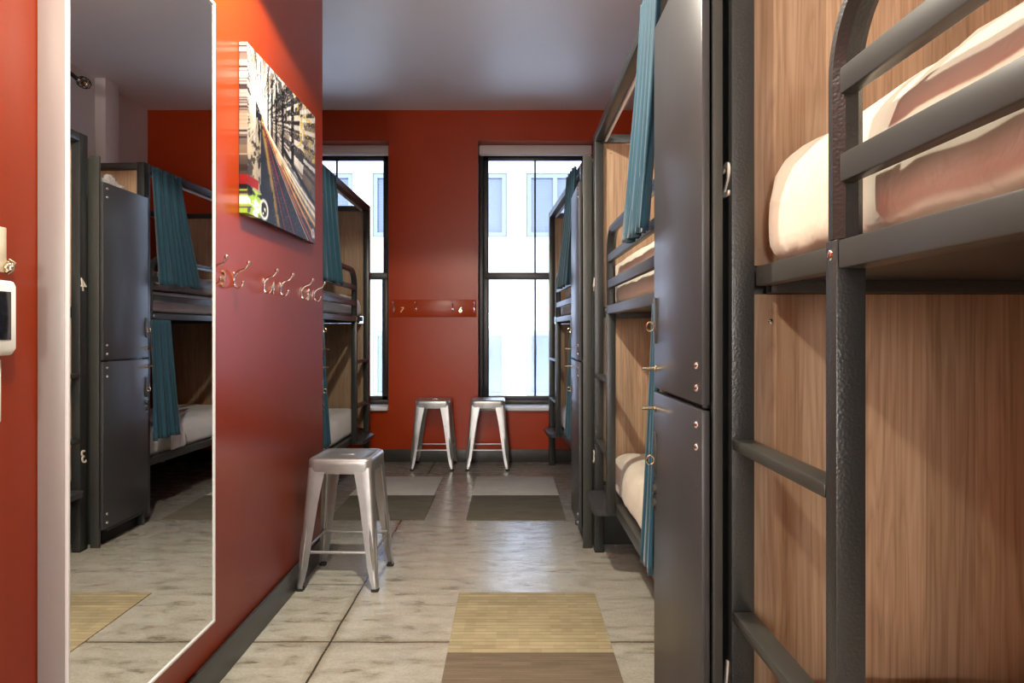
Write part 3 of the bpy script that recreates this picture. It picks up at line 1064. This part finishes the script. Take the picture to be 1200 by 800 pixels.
def painting(nx, ny):
    rng = np.random.default_rng(5)
    u, v = np.meshgrid((np.arange(nx) + .5) / nx, (np.arange(ny) + .5) / ny)   # v up

    def fbm(sx, sy, seed):
        r = np.random.default_rng(seed)
        out = np.zeros_like(u)
        amp = 1
        for o in range(4):
            gx, gy = int(sx * 2 ** o) + 2, int(sy * 2 ** o) + 2
            g = r.random((gy, gx))
            xx, yy = u * (gx - 1.001), v * (gy - 1.001)
            i, j = xx.astype(int), yy.astype(int)
            fx, fy = xx - i, yy - j
            out += amp * ((g[j, i] * (1 - fx) + g[j, i + 1] * fx) * (1 - fy) + (g[j + 1, i] * (1 - fx) + g[j + 1, i + 1] * fx) * fy)
            amp *= .55
        return out / 2.0
    n1, n2, n3 = fbm(5, 5, 1), fbm(18, 22, 2), fbm(60, 10, 3)
    img = np.zeros(u.shape + (3,))

    def put(mask, col):
        mk = np.clip(mask, 0, 1)[..., None]
        img[:] = img * (1 - mk) + np.array(col) * mk
    put(np.ones_like(u), (.22, .19, .17))
    put((n1 > .42) * .6, (.45, .36, .27))
    # bright haze at upper end
    put(np.exp(-(((u - .17) / .20) ** 2 + ((v - .72) / .30) ** 2)), (.98, .97, .95))
    put(np.exp(-(((u - .62) / .12) ** 2 + ((v - .62) / .16) ** 2)) * .85, (.92, .88, .76))
    put(np.exp(-(((u - .90) / .10) ** 2 + ((v - .72) / .22) ** 2)) * .75 * (n2 > .40), (.88, .80, .55))
    vx, vy = .17, .62
    ang = np.arctan2(v - vy, u - vx)
    dist = np.hypot(u - vx, v - vy)
    ai = ((ang + np.pi) / (2 * np.pi) * 150).astype(int) % 150
    di = np.clip(np.log(dist + .02) * 2.2 + 9, 0, 19).astype(int)
    rt = np.random.default_rng(11).random((20, 150))
    ray = rt[di, ai]
    put((v > .5) * np.clip(dist * 2.2, 0, 1) * .55, (.42, .38, .36))
    put((ray > .62) * (v > .42) * np.clip(dist * 2, .2, .85), (.88, .86, .84))
    put((ray < .30) * (v > .42) * (dist > .15) * .75, (.13, .12, .14))
    put((n3 > .60) * (v > .72) * .8, (.95, .94, .93))
    put((n2 > .62) * (v > .62) * (u > .6) * .8, (.78, .66, .25))
    # truss overhead: rays from the vanishing point
    for a0, wd in ((.62, .035), (.48, .025), (.36, .03), (.25, .02), (.80, .03)):
        put((np.abs(ang - a0) < wd) * (dist > .12) * (u < .72) * .85, (.08, .075, .08))
    put(((u > .36) & (u < .62) & (v > .74) & (v < .98)) * (n3 > .4) * .75, (.09, .085, .09))
    # pillars
    for pu, pw, vb in ((.25, .010, .52), (.30, .012, .50), (.36, .014, .48), (.45, .018, .40), (.60, .022, .30)):
        put(((np.abs(u - pu) < pw) & (v > vb) & (v < .93)) * .95, (.05, .05, .06))
    # beam and fence at right
    lr = .30 + (1 - u) * .45
    put((np.abs(v - lr) < .022) * (u > .45), (.07, .07, .09))
    put(((v < lr - .03) & (v > lr - .15) & (u > .55)) * (n3 > .46) * .8, (.45, .50, .58))
    # road
    road = vy + .02 - (u - vx) * .98 - np.maximum(0, .0) * u
    put((v < road - .00) & (u > .10), (.085, .095, .135))
    put(((v < road) & (u > .10)) * (n2 > .55) * .35, (.16, .16, .20))
    right_side = np.clip((u - .25) * 1.4, 0, 1)
    put((v < .16 + .0 * u) * (u > .35) * .9, (.055, .065, .11))
    # light trails
    for k_, (sl, cu, col, wd) in enumerate(((.62, .16, (1.0, .93, .80), .016), (.70, .15, (1.0, .80, .52), .014), (.56, .17, (1.0, .96, .90), .012),
                                            (.80, .13, (.95, .62, .35), .012), (.93, .16, (.95, .35, .20), .006), (1.02, .2, (1.0, .85, .7), .005),
                                            (1.45, .25, (.90, .22, .25), .006), (2.1, .5, (.95, .30, .30), .007), (1.75, .3, (.55, .18, .22), .004))):
        yv = vy - sl * (u - vx) + cu * (u - vx) ** 2
        wloc = wd * (.35 + 1.1 * np.clip(u - vx, 0, 1))
        put(np.exp(-((v - yv) / np.maximum(wloc, .002)) ** 2) * (u > vx) * .95, col)
    # yellow kerb line
    yv = vy - 2.9 * (u - vx) + .9 * (u - vx) ** 2
    put(np.exp(-(((v - yv) / .06) ** 2)) * (u > vx) * (n2 > .35) * .9, (.62, .48, .22))
    # left strip of posters
    put(((u < .16) & (v < .60)) * (n3 > .44) * .8, (.70, .64, .55))
    put(((u < .16) & (v < .55)) * (n2 < .40) * .8, (.16, .13, .12))
    put(((u < .13) & (np.abs(v - .20) < .03)), (.55, .10, .09))
    # graffiti blobs bottom-left
    put(((u < .17) & (v < .16)) * (n2 > .42), (.62, .78, .28))
    put(((u < .22) & (v < .13)) * (n2 > .58), (.95, .95, .90))
    put(((u < .20) & (v < .17)) * (n2 < .34), (.05, .05, .05))
    put(np.exp(-((np.hypot((u - .20) * 1.2, (v - .07)) - .055) / .012) ** 2), (.95, .95, .93))
    # specks
    sp = rng.random(u.shape)
    put((sp > .985) * (v < .35) * (u > .3) * .6, (.75, .72, .68))
    put((sp > .90) * (v > .70) * (u < .5) * .8, (.12, .10, .12))
    put((sp < .05) * (v > .60) * .7, (.95, .93, .9))
    put(np.exp(-((np.hypot(u - .955, (v - .075) * .8) - .022) / .010) ** 2) * (n3 > .35), (.80, .80, .84))
    return np.clip(img * (.86 + .28 * n2[..., None]), 0, 1)


nx, ny = 220, 158
img = painting(nx, ny)
verts, faces, colr = [], [], []


def pv(i, j, x):
    return (x, CW * i / (nx - 1), CH * j / (ny - 1))


for j in range(ny):
    for i in range(nx):
        verts.append(pv(i, j, CT))
        colr.append(img[j, i])
for j in range(ny - 1):
    for i in range(nx - 1):
        a = j * nx + i
        faces.append((a, a + 1, a + nx + 1, a + nx))
# wrapped edges
border = [(i, 0) for i in range(nx)] + [(nx - 1, j) for j in range(1, ny)] + [(i, ny - 1) for i in range(nx - 2, -1, -1)] + [(0, j) for j in range(ny - 2, 0, -1)]
b0 = len(verts)
for i, j in border:
    verts.append(pv(i, j, .002))
    colr.append(img[j, i])
nb = len(border)
for q in range(nb):
    i, j = border[q]
    i2, j2 = border[(q + 1) % nb]
    faces.append((j * nx + i, b0 + q, b0 + (q + 1) % nb, j2 * nx + i2))
me = bpy.data.meshes.new('printed_canvas')
me.from_pydata(verts, [], faces)
at = me.color_attributes.new('print', 'FLOAT_COLOR', 'POINT')
flat = np.ones((len(verts), 4), dtype=np.float32)
c_ = np.array(colr)
flat[:, :3] = np.where(c_ <= .04045, c_ / 12.92, ((c_ + .055) / 1.055) ** 2.4)
at.data.foreach_set('color', flat.ravel())
me.materials.append(M['print'])
o = bpy.data.objects.new('printed_canvas', me)
COL.objects.link(o)
o.parent = cv
sb = MB()
sb.box(.0005, .022, .004, .034, .004, CH - .004).box(.0005, .022, CW - .034, CW - .004, .004, CH - .004)
sb.box(.0005, .022, .034, CW - .034, .004, .034).box(.0005, .022, .034, CW - .034, CH - .034, CH - .004)
sb.build('stretcher_frame', 'card', cv)


# ------------------------------------------------------------------ coat hooks
def make_hook():
    """Double hook; back plate on x=0 plane, arms reach to +x; origin at plate centre."""
    t = thing('coat_hook', 'chrome double coat hook', 'coat hook', (0, 0, 0), 0, 'chrome coat hooks on the red wall')
    p = MB()
    p.loft([[Vector((x, math.cos(a) * .0075 * q, math.sin(a) * .030 * q)) for a in [2 * math.pi * i / 18 for i in range(18)]] for x, q in ((.0, 1), (.003, 1), (.0055, .75))])
    p.build('back_plate', 'chrome', t)
    sc = MB().ball((.0055, 0, .0), .0042, (.6, 1, 1), 10, 8)
    sc.ball((.004, 0, -.022), .0035, (.6, 1, 1), 10, 8)
    sc.build('screw', 'brass', t)
    up = MB()
    pts = [(.004, 0, .012), (.009, 0, .022), (.018, 0, .030), (.030, 0, .036), (.043, 0, .040), (.050, 0, .048), (.056, 0, .060)]
    up.tube(pts, [.0055, .0055, .005, .0045, .0038, .0038, .0045], 10)
    up.ball((.058, 0, .064), .0085)
    up.build('upper_arm', 'chrome', t)
    lo = MB()
    pts = [(.004, 0, -.018), (.008, 0, -.027), (.016, 0, -.032), (.025, 0, -.031), (.032, 0, -.024), (.036, 0, -.015)]
    lo.tube(pts, [.0055, .005, .0045, .0042, .004, .004], 10)
    lo.ball((.037, 0, -.011), .0072)
    lo.build('lower_arm', 'chrome', t)
    return t


hk0 = make_hook()
ys = [2.386, 2.589, 2.902, 3.111, 3.423, 3.646]
labs = ['chrome coat hook half hidden by the mirror edge', 'chrome coat hook first after the mirror, past the digit 3',
        'chrome coat hook before the digit 4 on the canvas wall', 'chrome coat hook after the digit 4 on the canvas wall',
        'chrome coat hook before the digit 5 on the canvas wall', 'chrome coat hook after the digit 5, last before the wall corner']
for i, (y, lb) in enumerate(zip(ys, labs)):
    h = hk0 if i == 0 else copy_tree(hk0)
    h.location = (XL, y, 1.452)
    h['label'] = lb
for y, dgt in ((2.488, '3'), (3.005, '4'), (3.535, '5')):
    # facing +x: text right = +y, up = +z
    mt = Matrix(((0, 0, 1, .002), (1, 0, 0, 0), (0, 1, 0, -.032), (0, 0, 0, 1)))
    d = text_mesh('wall_digit', dgt, .085, 'digit_red', None, mt)
    d.location = (XL, y, 1.452)
    tag(d, 'small brass digit %s between two coat hooks on the canvas wall' % dgt, 'digit', 'brass digits between the coat hooks')

hb = thing('hook_board', 'red painted board with four coat hooks between the windows', 'coat rack', (-.752, YF, 1.405))
MB().box(-.423, .423, -.012, -.0005, 0, .167, .002).build('board', 'red', hb)
src = list(hk0.children)
for px, lbl in ((-1.146, 0), (-.912, 0), (-.557, 0), (-.328, 0)):
    e = None
    for ch in src:
        c = ch.copy()
        COL.objects.link(c)
        if e is None:
            c.name = 'coat_hook'
            c.parent = hb
            c.location = (px + .752 + (.02 if px < -1.1 else (-.02 if px > -.35 else 0)), -.0125, .075)
            c.rotation_euler = (0, 0, R(-90))
            e = c
        else:
            c.parent = e
for px, dgt in ((-1.052, '7'), (-.485, '6')):
    mt = Matrix(((1, 0, 0, px + .752), (0, 0, -1, -.0135), (0, 1, 0, .045), (0, 0, 0, 1)))
    text_mesh('digit', dgt, .072, 'digit_red', hb, mt)

# ------------------------------------------------------------------ small things on the near left wall
ic = thing('door_intercom', 'white intercom unit with black screen on the red wall', 'intercom', (XL, 1.345, 1.282))
p = MB()
p.loft([[Vector((x, y * q, z * q2)) for y, z in ((-.075, -.070), (-.066, -.078), (.060, -.078), (.071, -.066), (.071, .066), (.064, .075), (-.066, .075), (-.075, .066))]
        for x, q, q2 in ((.0, 1, 1), (.018, 1, 1), (.026, .97, .965), (.028, .93, .93))])
p.build('housing', 'plastic', ic)
MB().box(.0275, .0292, -.052, .052, -.046, .052, .001).build('screen', 'screen', ic)
sw = thing('wall_switch', 'white switch plate under the intercom', 'switch', (XL, 1.352, 1.132))
MB().box(.0, .012, -.042, .042, -.065, .065, .004).build('plate', 'plastic', sw)
MB().ball((.013, .026, .0), .007, (.8, 1, 1)).build('button', 'sill', sw)
MB().tube([(.006, .02, .0655), (.012, .024, .076), (.010, .036, .072), (.014, .040, .082)], .0028, 8).build('wire', 'brass', sw)
kc = thing('hanging_card', 'cream card with metal clip above the intercom', 'card', (XL, 1.378, 1.42))
MB().box(.002, .006, -.05, .038, -.045, .048, .002).build('card_sheet', 'card', kc)
cl = MB()
cl.tube([(.009, .030, -.046), (.016, .038, -.036), (.014, .044, -.026), (.008, .036, -.020)], .006, 10)
cl.ball((.012, .034, -.034), .010, (.7, 1, 1))
cl.build('clip', 'brass', kc)
MB().ball((.017, .034, -.035), .006).build('clip_screw', 'chrome', kc)

# ------------------------------------------------------------------ sprinkler with guard, seen in the mirror
sp = thing('sprinkler_head', 'black caged sprinkler head on a pipe, high by the wall in the mirror', 'sprinkler', (1.40, 5.36, 3.225))
pp = MB()
pp.tube([(0.0, -1.3, .03), (0.0, -.12, .01), (0, -.06, 0)], .016, 12)
pp.tube([(0.0, -1.2, .03), (0.149, -1.2, .03)], .012, 10)
pp.tube([(0.0, -.3, .02), (0.149, -.3, .02)], .012, 10)
pp.build('pipe', 'pipe', sp)
MB().tube([(0, -.07, 0), (0, -.02, 0), (0, .0, 0), (0, .03, 0), (0, .035, 0)], [.014, .014, .022, .012, .026], 14).build('nozzle', 'brass', sp)
cg = MB()
for q in range(6):
    a = 2 * math.pi * q / 6
    pts = []
    for i in range(9):
        th = math.pi * i / 8
        rr = .043 * math.sin(th) ** .6 if 0 < i < 8 else .012
        pts.append((rr * math.cos(a), .03 - .062 * math.cos(th), rr * math.sin(a)))
    cg.tube(pts, .0028, 6)
for yy, rr in ((.0, .040), (.03, .0435), (.062, .037)):
    cg.tube([(rr * math.cos(2 * math.pi * q / 20), yy, rr * math.sin(2 * math.pi * q / 20)) for q in range(21)], .0028, 6, cap=False)
cg.build('guard_cage', 'pipe', sp)
